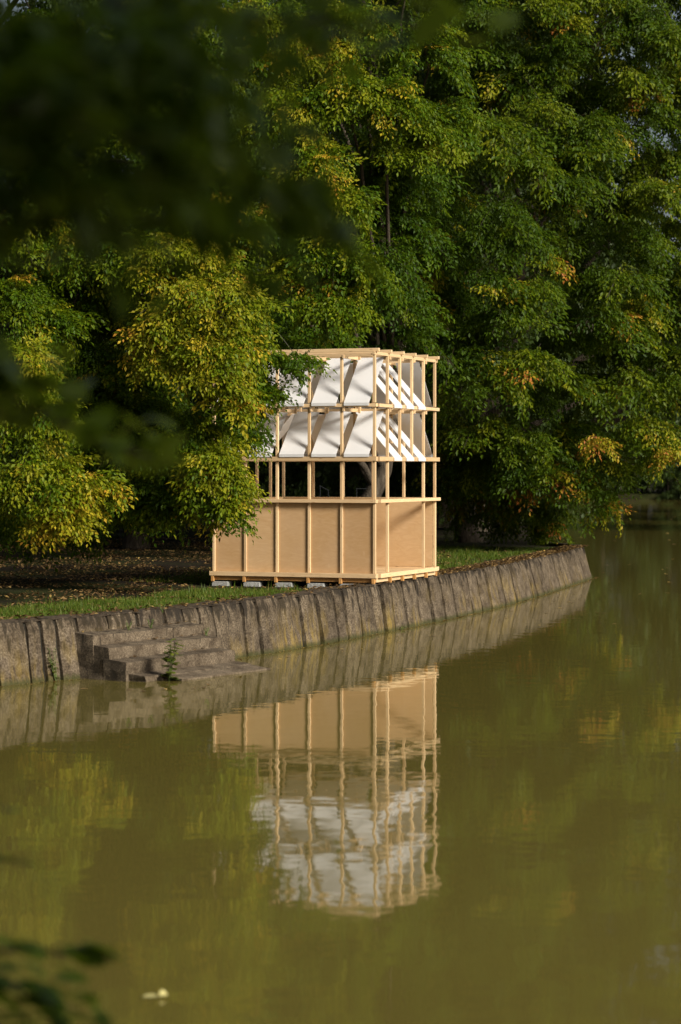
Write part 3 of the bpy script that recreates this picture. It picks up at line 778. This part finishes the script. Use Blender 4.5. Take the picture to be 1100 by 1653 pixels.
kinds = ['dark tree standing in the wood behind the pavilion, seen only between the nearer boughs', 'shaded deep green tree of the wood behind the grassy bank', 'thick trunked tree in the gloom of the wood behind the lawn']
for k in range(3):
    x, y = fpos[k]
    cl = proto(40 + k, 15 + k, 4.2 + .4 * k, .9, None)
    for c in cl: c['c'] = (c['c'][0] + x, c['c'][1] + y, c['c'][2] + GZ)
    t = build_tree('woodland_tree', kinds[k], (x, y, GZ), (x + .3, y, 14 + k), .28, cl, MAT['leaf_far'], 40 + k, SPR_B, FG, True, maxlimb=8)
    protos.append(t)
for i, (x, y) in enumerate(fpos[3:]):
    k = i % 3
    copy_tree(protos[k], (x, y, GZ), rr.uniform(0, 6.28), kinds[k], rr.uniform(.95, 1.3) * (1.25 if x > 2 else 1), FG)
# far bank across the water
for i in range(22):
    x = -14 + (i % 11) * 5.6 + rr.uniform(-1.5, 1.5) + (2.8 if i > 10 else 0); y = 209 + rr.uniform(0, 4) + (9 if i > 10 else 0) - max(0, x - 25) * .35
    copy_tree(protos[i % 3], (x, y, -.4), rr.uniform(0, 6.28), 'hazy green tree in the row across the far end of the pond', rr.uniform(1.15, 1.6), 'trees across the far end of the pond')
for i in range(20):
    x = -12 + i * 2.9 + rr.uniform(-.8, .8); y = 206 + rr.uniform(-1, 1) - max(0, x - 25) * .35
    b_ = copy_tree(protos[i % 3], (x, y, -1.0), rr.uniform(0, 6.28), 'low green bush overhanging the water along the far bank', rr.uniform(.34, .5), 'bushes along the far bank')
    b_.name = 'bush'; b_['category'] = 'bush'
# right bank, mostly outside the frame
for i, (x, y, s_) in enumerate(((20.0, 106, 1.8), (27.0, 120, 1.85), (34, 136, 1.8))):
    copy_tree(protos[i], (x, y, .7), rr.uniform(0, 6.28), ('tall small leaved tree behind the top right edge of the wide tree', 'very tall grey green tree on the right bank', 'distant grey green tree on the right bank')[i], s_, 'trees on the right bank')

# ------------------------------------------------------------------ grass, litter
def in_bank(x, y):
    """signed distance inland of the wall's waterline (positive inland) and arc length, nearest sample"""
    return None
DD = np.array([[p.x, p.y] for p in dense[::4]]); TTn = np.array([[at_arc(a)[2].x, at_arc(a)[2].y] for a in arc[::4]])
def strip_points(n, d0, d1, px0, px1, pw=1.0):
    sa, sb = arc_of_px(px0), arc_of_px(px1)
    s = sa + (sb - sa) * rng.random(n); d = d0 + (d1 - d0) * rng.random(n) ** pw
    idx = np.clip(np.searchsorted(arc, s), 0, len(arc) - 1); out = np.zeros((n, 2))
    base = np.array([[p.x, p.y] for p in dense])[idx]
    T_ = np.array([[at_arc(a)[2].x, at_arc(a)[2].y] for a in arc])[idx]
    return base - T_ * d[:, None], d
def vnoise(p, sc, seed):
    r = np.random.default_rng(seed); g = r.random((64, 64)); q = p * sc; i = np.floor(q).astype(int); f = q - i; f = f * f * (3 - 2 * f)
    a = g[i[:, 0] % 64, i[:, 1] % 64]; b = g[(i[:, 0] + 1) % 64, i[:, 1] % 64]; c = g[i[:, 0] % 64, (i[:, 1] + 1) % 64]; d = g[(i[:, 0] + 1) % 64, (i[:, 1] + 1) % 64]
    return (a * (1 - f[:, :1].ravel()) + b * f[:, 0]) * (1 - f[:, 1]) + (c * (1 - f[:, 0]) + d * f[:, 0]) * f[:, 1]
g1, d1 = strip_points(70000, .72, 2.6, -140, 560, 1.6)
g2, d2 = strip_points(60000, .75, 5.5, 640, 958, 1.1)
gp = np.concatenate([g1, g2]); gd = np.concatenate([d1, d2])
loc = np.stack([(gp[:, 0] - org.x) * ax.x + (gp[:, 1] - org.y) * ax.y, (gp[:, 0] - org.x) * ay.x + (gp[:, 1] - org.y) * ay.y], 1)
keep = ~((loc[:, 0] > -.03) & (loc[:, 0] < LX + .05) & (loc[:, 1] > -.02) & (loc[:, 1] < LY + .05))
nz = vnoise(gp, 1.3, 1) * .6 + vnoise(gp, 5, 2) * .4
keep &= rng.random(len(gp)) < np.clip((nz - .22) * 3.2, .05, 1) * np.clip((3.9 - gd) / 1.5 + (gp[:, 1] > 40) * 1.0, .1, 1)
gp = gp[keep]; nz = nz[keep]; n = len(gp)
h = rng.uniform(.035, .10, n) * (.6 + nz) * np.where(rng.random(n) < .03, rng.uniform(1.4, 2.0, n), .85); an = rng.random(n) * 6.283; ln = rng.uniform(.1, .8, n) * h
wv = .007 + .005 * rng.random(n)
b = np.column_stack([gp, np.full(n, GZ - .005)])
ca, sa = np.cos(an), np.sin(an)
v = np.empty((n, 3, 3)); v[:, 0] = b + np.column_stack([-sa * wv, ca * wv, 0 * wv]); v[:, 1] = b - np.column_stack([-sa * wv, ca * wv, 0 * wv])
v[:, 2] = b + np.column_stack([ca * ln, sa * ln, h])
tone = np.repeat(np.clip(rng.normal(.45, .2, n) + (rng.random(n) < .06) * .5, 0, 1), 3)
tag(link('grass', fast_mesh('grass', v.reshape(-1, 3), np.arange(n * 3).reshape(-1, 3), 3, {'tone': tone}), MAT['grass']), 'short green grass on the bank above the wall', 'grass', kind='stuff')

def flat_leaves(pts, zs, size, tilt, tone):
    n = len(pts); a = rng.random(n) * 6.283; L = size; w_ = L * .5
    d = np.column_stack([np.cos(a), np.sin(a), rng.normal(0, tilt, n)]); s_ = np.column_stack([-np.sin(a), np.cos(a), rng.normal(0, tilt, n)])
    p = np.column_stack([pts, zs]); v = np.empty((n, 4, 3))
    v[:, 0] = p - d * L[:, None] * .5; v[:, 2] = p + d * L[:, None] * .5; cup = (L * rng.uniform(-.15, .25, n))[:, None] * np.array([0, 0, 1.])
    v[:, 1] = p + s_ * w_[:, None] * .5 + cup; v[:, 3] = p - s_ * w_[:, None] * .5 + cup
    q = np.arange(n) * 4; f = np.concatenate([np.stack([q, q + 1, q + 2], 1), np.stack([q, q + 2, q + 3], 1)])
    return v.reshape(-1, 3), f, np.repeat(tone, 4)
l1, dl1 = strip_points(1500, .10, .75, -140, 960)          # on the wall top
l2 = np.column_stack([rng.uniform(-15, 2.5, 52000), 30 + 36 * rng.random(52000) ** 1.25])       # under the trees at left
_d = np.array([[p.x, p.y] for p in dense[::8]]); _n = np.array([[at_arc(a)[2].x, at_arc(a)[2].y] for a in arc[::8]])
_k = np.concatenate([np.argmin(((l2[i:i + 4000, None, :] - _d[None]) ** 2).sum(2), 1) for i in range(0, len(l2), 4000)])
dl2 = -((l2 - _d[_k]) * _n[_k]).sum(1); _ok = (dl2 > .9) & (vnoise(l2, .9, 8) > .3) & (rng.random(len(l2)) < np.clip(.25 + (dl2 - .9) / 1.5, 0, 1)); l2 = l2[_ok]; dl2 = dl2[_ok]
l3, dl3 = strip_points(2600, .16, .8, 640, 958)
l4, dl4 = strip_points(900, .8, 6, 640, 958)
lp = np.concatenate([l1, l2, l3, l4]); ld_ = np.concatenate([dl1, dl2, dl3, dl4])
loc = np.stack([(lp[:, 0] - org.x) * ax.x + (lp[:, 1] - org.y) * ax.y, (lp[:, 0] - org.x) * ay.x + (lp[:, 1] - org.y) * ay.y], 1)
keep = ~((loc[:, 0] > -.03) & (loc[:, 0] < LX + .05) & (loc[:, 1] > -.05) & (loc[:, 1] < LY + .05))
lp = lp[keep]; ld_ = ld_[keep]
zl = np.where(ld_ < .72, WT + .014, GZ + .022 + .03 * rng.random(len(lp)))
v, f, t = flat_leaves(lp, zl, rng.uniform(.04, .095, len(lp)), .28, np.clip(rng.normal(.5, .25, len(lp)), 0, 1))
tag(link('fallen_leaves', fast_mesh('fallen_leaves', v, f, 3, {'tone': t}), MAT['litter']), 'brown and orange fallen leaves strewn on the bank and wall top', 'leaves', kind='stuff')
# leaves lying on the treads
pts, zs = [], []
for i, zt in enumerate(tops):
    for k in range((30, 26, 16, 8)[i]):
        a = Ls * rng.random(); o = (i * TD - .05 + rng.random() ** 2 * .14) if i else rng.random() * .18 - .05
        q = pA + along * a + outw * o; pts.append((q.x, q.y)); zs.append(zt + .012)
pts = np.array(pts); v, f, t = flat_leaves(pts, np.array(zs), rng.uniform(.03, .075, len(pts)), .2, np.clip(rng.normal(.55, .22, len(pts)), 0, 1))
tag(link('step_litter', fast_mesh('step_litter', v, f, 3, {'tone': t}), MAT['litter']), 'dry brown leaves caught on the concrete steps', 'leaves', kind='stuff')

# floating leaves, each its own thing
def leaf_mesh(name, L, wd, tone, cup=.1):
    V, Fc = [], []; N = 5
    for i in range(N + 1):
        f_ = i / N; ww = wd * math.sin(math.pi * min(1, f_ * .93 + .05)) ** .8 * .5
        z = cup * L * (f_ - f_ * f_) * 1.0
        V += [(L * (f_ - .5), -ww, z + cup * ww), (L * (f_ - .5), 0, z), (L * (f_ - .5), ww, z + cup * ww)]
    for i in range(N):
        a = i * 3; Fc += [(a, a + 3, a + 4, a + 1), (a + 1, a + 4, a + 5, a + 2)]
    me = pymesh(name, V, Fc, True); at = me.attributes.new('tone', 'FLOAT', 'POINT'); at.data.foreach_set('value', [tone] * len(V)); return me
fl = [leaf_mesh('floating_leaf', .075, .04, t_) for t_ in (.45, .75, 1.0)]
rr = random.Random(9)
spots = []
for k in range(26): p_, t_, n_ = at_arc(rr.uniform(arc_of_px(380), arc[-1])); spots.append(p_ + n_ * rr.uniform(.05, 1.2))
for k in range(60): py = rr.uniform(830, 1010); spots.append(W(rr.uniform(840, 1090), py))
for k in range(8): spots.append(W(rr.uniform(120, 420), rr.uniform(1104, 1118)))
for p_ in spots:
    o = link('floating_leaf', rr.choice(fl), MAT['litter'], None, (p_.x, p_.y, .006), (rr.uniform(-.06, .06), 0, rr.uniform(0, 6.28)))
    o.scale = (rr.uniform(.8, 1.5) * (1 + max(0, p_.y - 45) / 60),) * 3
    tag(o, 'small dead leaf floating on the pond water', 'leaf', 'dead leaves floating on the pond')
pts, zs = [], []
for k in range(1500):                          # flecks of scum and leaf crumbs caught along the wall
    p_, t_, n_ = at_arc(rr.uniform(0, arc[-1])); q = p_ + n_ * (.015 + abs(rr.gauss(0, .05)) + (rr.uniform(0, 1.2) if rr.random() < .08 else 0)); pts.append((q.x, q.y)); zs.append(.006)
v, f, t = flat_leaves(np.array(pts), np.array(zs), rng.uniform(.012, .05, len(pts)), .02, np.clip(rng.normal(.6, .25, len(pts)), 0, 1))
tag(link('floating_debris', fast_mesh('floating_debris', v, f, 3, {'tone': t}), MAT['litter']), 'thin line of floating leaf crumbs along the foot of the wall', 'debris', kind='stuff')
p_ = W(250, 1611)
yl = empty('floating_leaf', (p_.x, p_.y, .008), 'pale yellow leaf floating alone in the near water at bottom left', 'leaf')
m_ = M('pale_leaf'); MAT['pale'] = m_.done(m_.principled((.42, .38, .15), .6).outputs[0])
link('leaf_blade', leaf_mesh('leaf_blade', .085, .055, .9), MAT['pale'], yl, (-.02, 0, 0), (.1, 0, .15))
link('leaf_blade', leaf_mesh('leaf_blade', .05, .05, .9, .5), MAT['pale'], yl, (.045, .004, .004), (.5, 0, .6))

# ------------------------------------------------------------------ small plants
def weed(name, label, cat, base, hgt, nst, seed, lf=.06, lean=(0, 0), spread=.08, tone=.5):
    r2 = random.Random(seed); root = empty(name, tuple(base), label, cat)
    V, Fc, T = [], [], []
    for s_ in range(nst):
        a = r2.uniform(0, 6.28); hh = hgt * r2.uniform(.6, 1.0)
        tip = Vector((math.cos(a) * spread + lean[0], math.sin(a) * spread + lean[1], hh))
        path = smooth_path([Vector((0, 0, -.03)), tip * .5 + Vector((0, 0, hh * .08)), tip], 6, .01, seed + s_)
        v_, f_ = tube(path, [.006 * (1 - .7 * i / 6) for i in range(7)], 5)
        st = link('stem', pymesh('stem', v_, f_, True), MAT['grassstem'], root)
        nlf = max(6, int(hh / .03))
        for i in range(nlf):
            f0 = .12 + .88 * i / nlf; p = path[min(6, int(f0 * 6))].lerp(path[min(6, int(f0 * 6) + 1)], f0 * 6 % 1)
            la = i * 2.4 + r2.uniform(-.3, .3); l_ = lf * r2.uniform(.7, 1.2) * (1.1 - .5 * f0)
            o = link('leaf', WLEAF[r2.randrange(3)], MAT['grass'], root, p + Vector((math.cos(la), math.sin(la), 0)) * l_ * .5, (0, r2.uniform(-.3, .4), la)); o.scale = (l_ / .075,) * 3
    return root
m_ = M('green_stem'); MAT['grassstem'] = m_.done(m_.principled((.07, .10, .02), .6).outputs[0])
WLEAF = [leaf_mesh('leaf', .075, .045, t_) for t_ in (.5, .75, .85)]
q = pA + along * .34 + outw * (4 * TD + .10)
weed('weed', 'bright green leafy weed growing up at the foot of the steps', 'plant', (q.x, q.y, .01), .55, 9, 1, .13, (.03, 0), .11)
p_, t_, n_ = at_arc(arc_of_px(88)); weed('creeper_weed', 'yellow green weed clinging to the wall left of the steps', 'plant', p_ + n_ * .03 + Vector((0, 0, .03)), .42, 7, 2, .06, (-.06, .02), .05)
for i, (px, d_) in enumerate(((716, .9), (733, .8), (748, 1.0))):
    p_, t_, n_ = at_arc(arc_of_px(px + 6)); b_ = p_ - n_ * (d_ + .1)
    root = empty('dock_plant', (b_.x, b_.y, GZ), ('low broad leaved plant closest to the right end of the pavilion', 'low broad leaved plant second from the pavilion on the wall top', 'low broad leaved plant farthest from the pavilion on the wall top')[i], 'plant', 'broad leaved plants by the pavilion')
    for k in range(7):
        a = k * .9 + i; o = link('leaf', WLEAF[k % 2], MAT['grass'], root, (math.cos(a) * .09, math.sin(a) * .09, .12 + .03 * (k % 3)), (0, -.9, a)); o.scale = (2.6,) * 3
for i, (px, py, Y, h_) in enumerate(((722, 868, 60, 1.3), (735, 862, 61, .9), (905, 868, 60, .5), (870, 858, 62, .6))):
    p_ = P(px, py, Y); weed('sapling', ('thin leafy sapling beside the tree trunk right of the pavilion', 'shorter sapling close by the tree trunk', 'low leafy shoot near the far corner of the wall', 'low leafy shoot in the grass under the wide tree')[i], 'plant', (p_.x, p_.y, GZ), h_, 4, 10 + i, .11, (0, 0), .25)
p_, t_, n_ = at_arc(arc_of_px(645)); weed('weed', 'tiny green weed at the foot of the wall below the pavilion', 'plant', p_ + n_ * .03, .09, 2, 31, .05)
for i, (a, z, o_) in enumerate(((1.35, tops[0], .1), (2.35, tops[1], .3), (.9, tops[0], .08), (1.9, .78, -.12))):
    q = pA + along * a + outw * o_; weed('weed', ('small weed tuft on the middle of the top step', 'small weed tuft at the right end of the second step', 'small weed tuft at the left of the top step', 'small weed in the wall joint above the steps')[i], 'plant', (q.x, q.y, z), .11, 5, 40 + i, .035, (0, 0), .05)

# metal frame glimpsed behind the pavilion
hr = empty('metal_handrail', tuple(P(515, 900, 46)), 'thin dark metal handrail glimpsed through the pavilion windows', 'handrail')
hb = Vector(hr.location)
def rail(name, pts, r=.011):
    v_, f_ = tube([Vector(p) - hb for p in pts], [r] * len(pts), 6); link(name, pymesh(name, v_, f_, True), MAT['metal'], hr)
rail('rail', [P(516, 784, 46), P(531, 792, 46)]); rail('upright', [P(517, 784, 46), Vector((P(517, 784, 46).x, 46, .6))]); rail('upright', [P(530, 792, 46), Vector((P(530, 792, 46).x, 46, .6))])
rail('rail', [P(575, 789, 46), P(592, 789, 46)]); rail('upright', [P(576, 789, 46), Vector((P(576, 789, 46).x, 46, .6))])

# ------------------------------------------------------------------ near tree over the camera: out of focus boughs
MAT['leaf_near'] = leafmat('near_leaf', [(0, (.022, .050, .005)), (.6, (.055, .105, .008)), (1, (.12, .17, .012))], .42, (.16, .22, .01), .35, .4)
nb = Vector((-3.4, -.6, 1.1))
near = empty('overhanging_tree', tuple(nb), 'dark out of focus leafy boughs hanging across the upper left', 'tree')
v_, f_ = tube(smooth_path([Vector((0, 0, -.3)), Vector((.15, 0, 2.0)), Vector((.1, -.2, 5)), Vector((.6, -.6, 9))], 10, .03), [.34 * (1 - .07 * i) for i in range(11)], 12, .06)
link('trunk', pymesh('trunk', v_, f_, True), MAT['bark'], near)
NL = [leaf_mesh('leaf', .10, .06, t_, .18) for t_ in (.2, .5, .85)]
rr = random.Random(77)
NLB = [leaf_mesh('leaf', .10, .06, t_, .18) for t_ in (.8, .95, 1.0)]  # lighter leaf copies: light on the mid-left boughs painted into the tone
def bough(pts, n, spread, size=1.0, meshes=NL):
    path = smooth_path([Vector(p) for p in pts], 16, .01, n)
    v_, f_ = tube([p - nb for p in path], [.012 * (1 - .9 * i / 16) + .0015 for i in range(17)], 6)
    link('bough', pymesh('bough', v_, f_, True), MAT['bark'], near)
    for k in range(n):
        f0 = .30 + .70 * (k + rr.random()) / n; i = min(15, int(f0 * 16)); p = path[i].lerp(path[i + 1], f0 * 16 - i)
        off = Vector((rr.gauss(0, 1), rr.gauss(0, 1), rr.gauss(0, .55) - .2)) * spread
        o = link('leaf', rr.choice(meshes), MAT['leaf_near'], near, p + off - nb, (rr.uniform(-.5, .5), rr.uniform(-.2, .9), rr.uniform(-1.2, 1.2) + (0 if rr.random() < .7 else 3.1)))
        s_ = rr.uniform(.75, 1.25) * size * 1.12; o.scale = (s_,) * 3
Pn = lambda px, py, Y: P(px, py, Y * 1.25)
bough([nb + Vector((.1, -.1, 3.2)), Pn(-250, 60, 3.6), Pn(60, 90, 3.9), Pn(330, 150, 4.1)], 60, .10)
bough([nb + Vector((.1, -.1, 2.8)), Pn(-220, 200, 3.7), Pn(80, 250, 4.0), Pn(430, 320, 4.2)], 56, .075)
bough([nb + Vector((.1, -.1, 3.4)), Pn(-200, -60, 3.8), Pn(200, 0, 4.0), Pn(560, 40, 4.2), Pn(720, 30, 4.3)], 46, .06)
bough([nb + Vector((.1, -.1, 2.6)), Pn(-260, 300, 3.6), Pn(-20, 340, 3.8), Pn(150, 370, 4.0)], 30, .07)
bough([nb + Vector((.1, -.1, 3.0)), Pn(-260, 100, 3.4), Pn(20, 170, 3.6), Pn(250, 230, 3.8)], 52, .11)
bough([nb + Vector((.1, -.1, 2.2)), Pn(-260, 560, 4.4), Pn(-40, 620, 4.7), Pn(120, 690, 4.9), Pn(260, 745, 5.0)], 60, .075, 1.15, NLB)
bough([nb + Vector((.1, -.1, 2.2)), Pn(-260, 540, 4.4), Pn(-60, 590, 4.7), Pn(120, 640, 4.9)], 34, .06, 1.1, NLB)
ncl = []
rr2 = random.Random(15)
for k in range(46):
    x, y, z = rr2.uniform(-7, 7), rr2.uniform(-9, 3.0), rr2.uniform(5.2, 10.5)
    if y > 0 and z < 5.2 + y * .9: continue
    ncl.append((x, y, z))
for k in range(34):  # unseen extra clumps added on the sun side to shade the boughs below
    ncl.append((rr2.uniform(-1.5, 7), rr2.uniform(-6, 1.6), rr2.uniform(5.0, 8.5)))
A = [clump_sprays(c, (1.3, 1.3, .8), 20, (nb.x, nb.y, c[2]), np.random.default_rng(500 + i), .4, scale=1.5) for i, c in enumerate(ncl)]
A2 = []
for i, (px, py, Y, rx, ry, n_) in enumerate(((60, 60, 3.8, 170, 90, 12), (220, 90, 3.9, 130, 80, 9), (60, 220, 3.8, 150, 100, 12), (230, 230, 4.0, 130, 80, 9), (340, 150, 4.1, 90, 60, 5), (400, 280, 4.2, 110, 45, 5), (120, 300, 3.9, 110, 40, 5), (330, 30, 4.1, 140, 50, 6), (-80, 330, 3.7, 110, 60, 6), (-40, 130, 3.5, 150, 160, 12), (520, 20, 4.3, 110, 22, 4))):
    Y *= 1.25
    A2.append(clump_sprays(P(px, py, Y), (rx * Y / F, .4, ry * Y / F), max(2, int(n_ * .42)), (nb.x, nb.y, 4), np.random.default_rng(700 + i), .7, autumn=0, droop=.2, scale=.6))
me = sprays_to_mesh('foliage', np.concatenate([a[0] for a in A2]) - np.array(nb), np.concatenate([a[1] for a in A2]), np.concatenate([a[2] for a in A2]), np.concatenate([a[3] for a in A2]), SPR_C, np.random.default_rng(19))
tag(link('foliage', me, MAT['leaf_near'], near), kind='stuff')
me = sprays_to_mesh('crown', np.concatenate([a[0] for a in A]) - np.array(nb), np.concatenate([a[1] for a in A]), np.concatenate([a[2] for a in A]), np.concatenate([a[3] for a in A]), SPR_C, np.random.default_rng(9))
tag(link('crown', me, MAT['leaf_dark'], near), kind='stuff')
for i, c in enumerate(ncl[:10]):
    v_, f_ = tube([p - nb for p in smooth_path([nb + Vector((.2, -.3, 4.5)), (nb + Vector((.2, -.3, 5.5))).lerp(Vector(c), .6), Vector(c)], 8, .05, i)], [.09 * (1 - .1 * j) for j in range(9)], 7)
    link('limb', pymesh('limb', v_, f_, True), MAT['bark'], near)
# shrub on the near bank, lower left
sb = Vector((-2.6, 5.2, .5)); 
shrub = empty('bank_shrub', tuple(sb), 'dark out of focus shrub leaves poking into the lower left corner', 'shrub')
nsv = near; 
def twig(pts, n, spread, size):
    path = smooth_path([Vector(p) for p in pts], 12, .01, n)
    v_, f_ = tube([p - sb for p in path], [.012 * (1 - .85 * i / 12) + .0015 for i in range(13)], 6)
    link('stem', pymesh('stem', v_, f_, True), MAT['bark'], shrub)
    for k in range(n):
        f0 = .35 + .65 * (k + rr.random()) / n; i = min(11, int(f0 * 12)); p = path[i].lerp(path[i + 1], f0 * 12 - i)
        off = Vector((rr.gauss(0, 1), rr.gauss(0, 1), rr.gauss(0, .6))) * spread
        o = link('leaf', rr.choice(NL), MAT['leaf_near'], shrub, p + off - sb, (rr.uniform(-.4, .4), rr.uniform(0, .7), rr.uniform(-.8, .8))); o.scale = (size * rr.uniform(.7, 1.2),) * 3
twig([sb, Pn(-260, 1480, 5.6), Pn(-60, 1530, 5.6), Pn(100, 1540, 5.6), Pn(190, 1545, 5.6)], 34, .035, 1.0)
twig([sb, Pn(-260, 1560, 5.4), Pn(-60, 1580, 5.4), Pn(60, 1600, 5.4), Pn(140, 1640, 5.4)], 60, .06, 1.05)
twig([sb, Pn(-260, 1620, 5.3), Pn(-80, 1650, 5.3), Pn(60, 1680, 5.3)], 60, .07, 1.05)
twig([sb, Pn(-240, 1360, 5.8), Pn(-80, 1380, 5.8), Pn(50, 1395, 5.8)], 8, .012, .85)
twig([sb, Pn(-240, 1280, 5.8), Pn(-90, 1285, 5.8), Pn(20, 1310, 5.8)], 8, .012, .85)
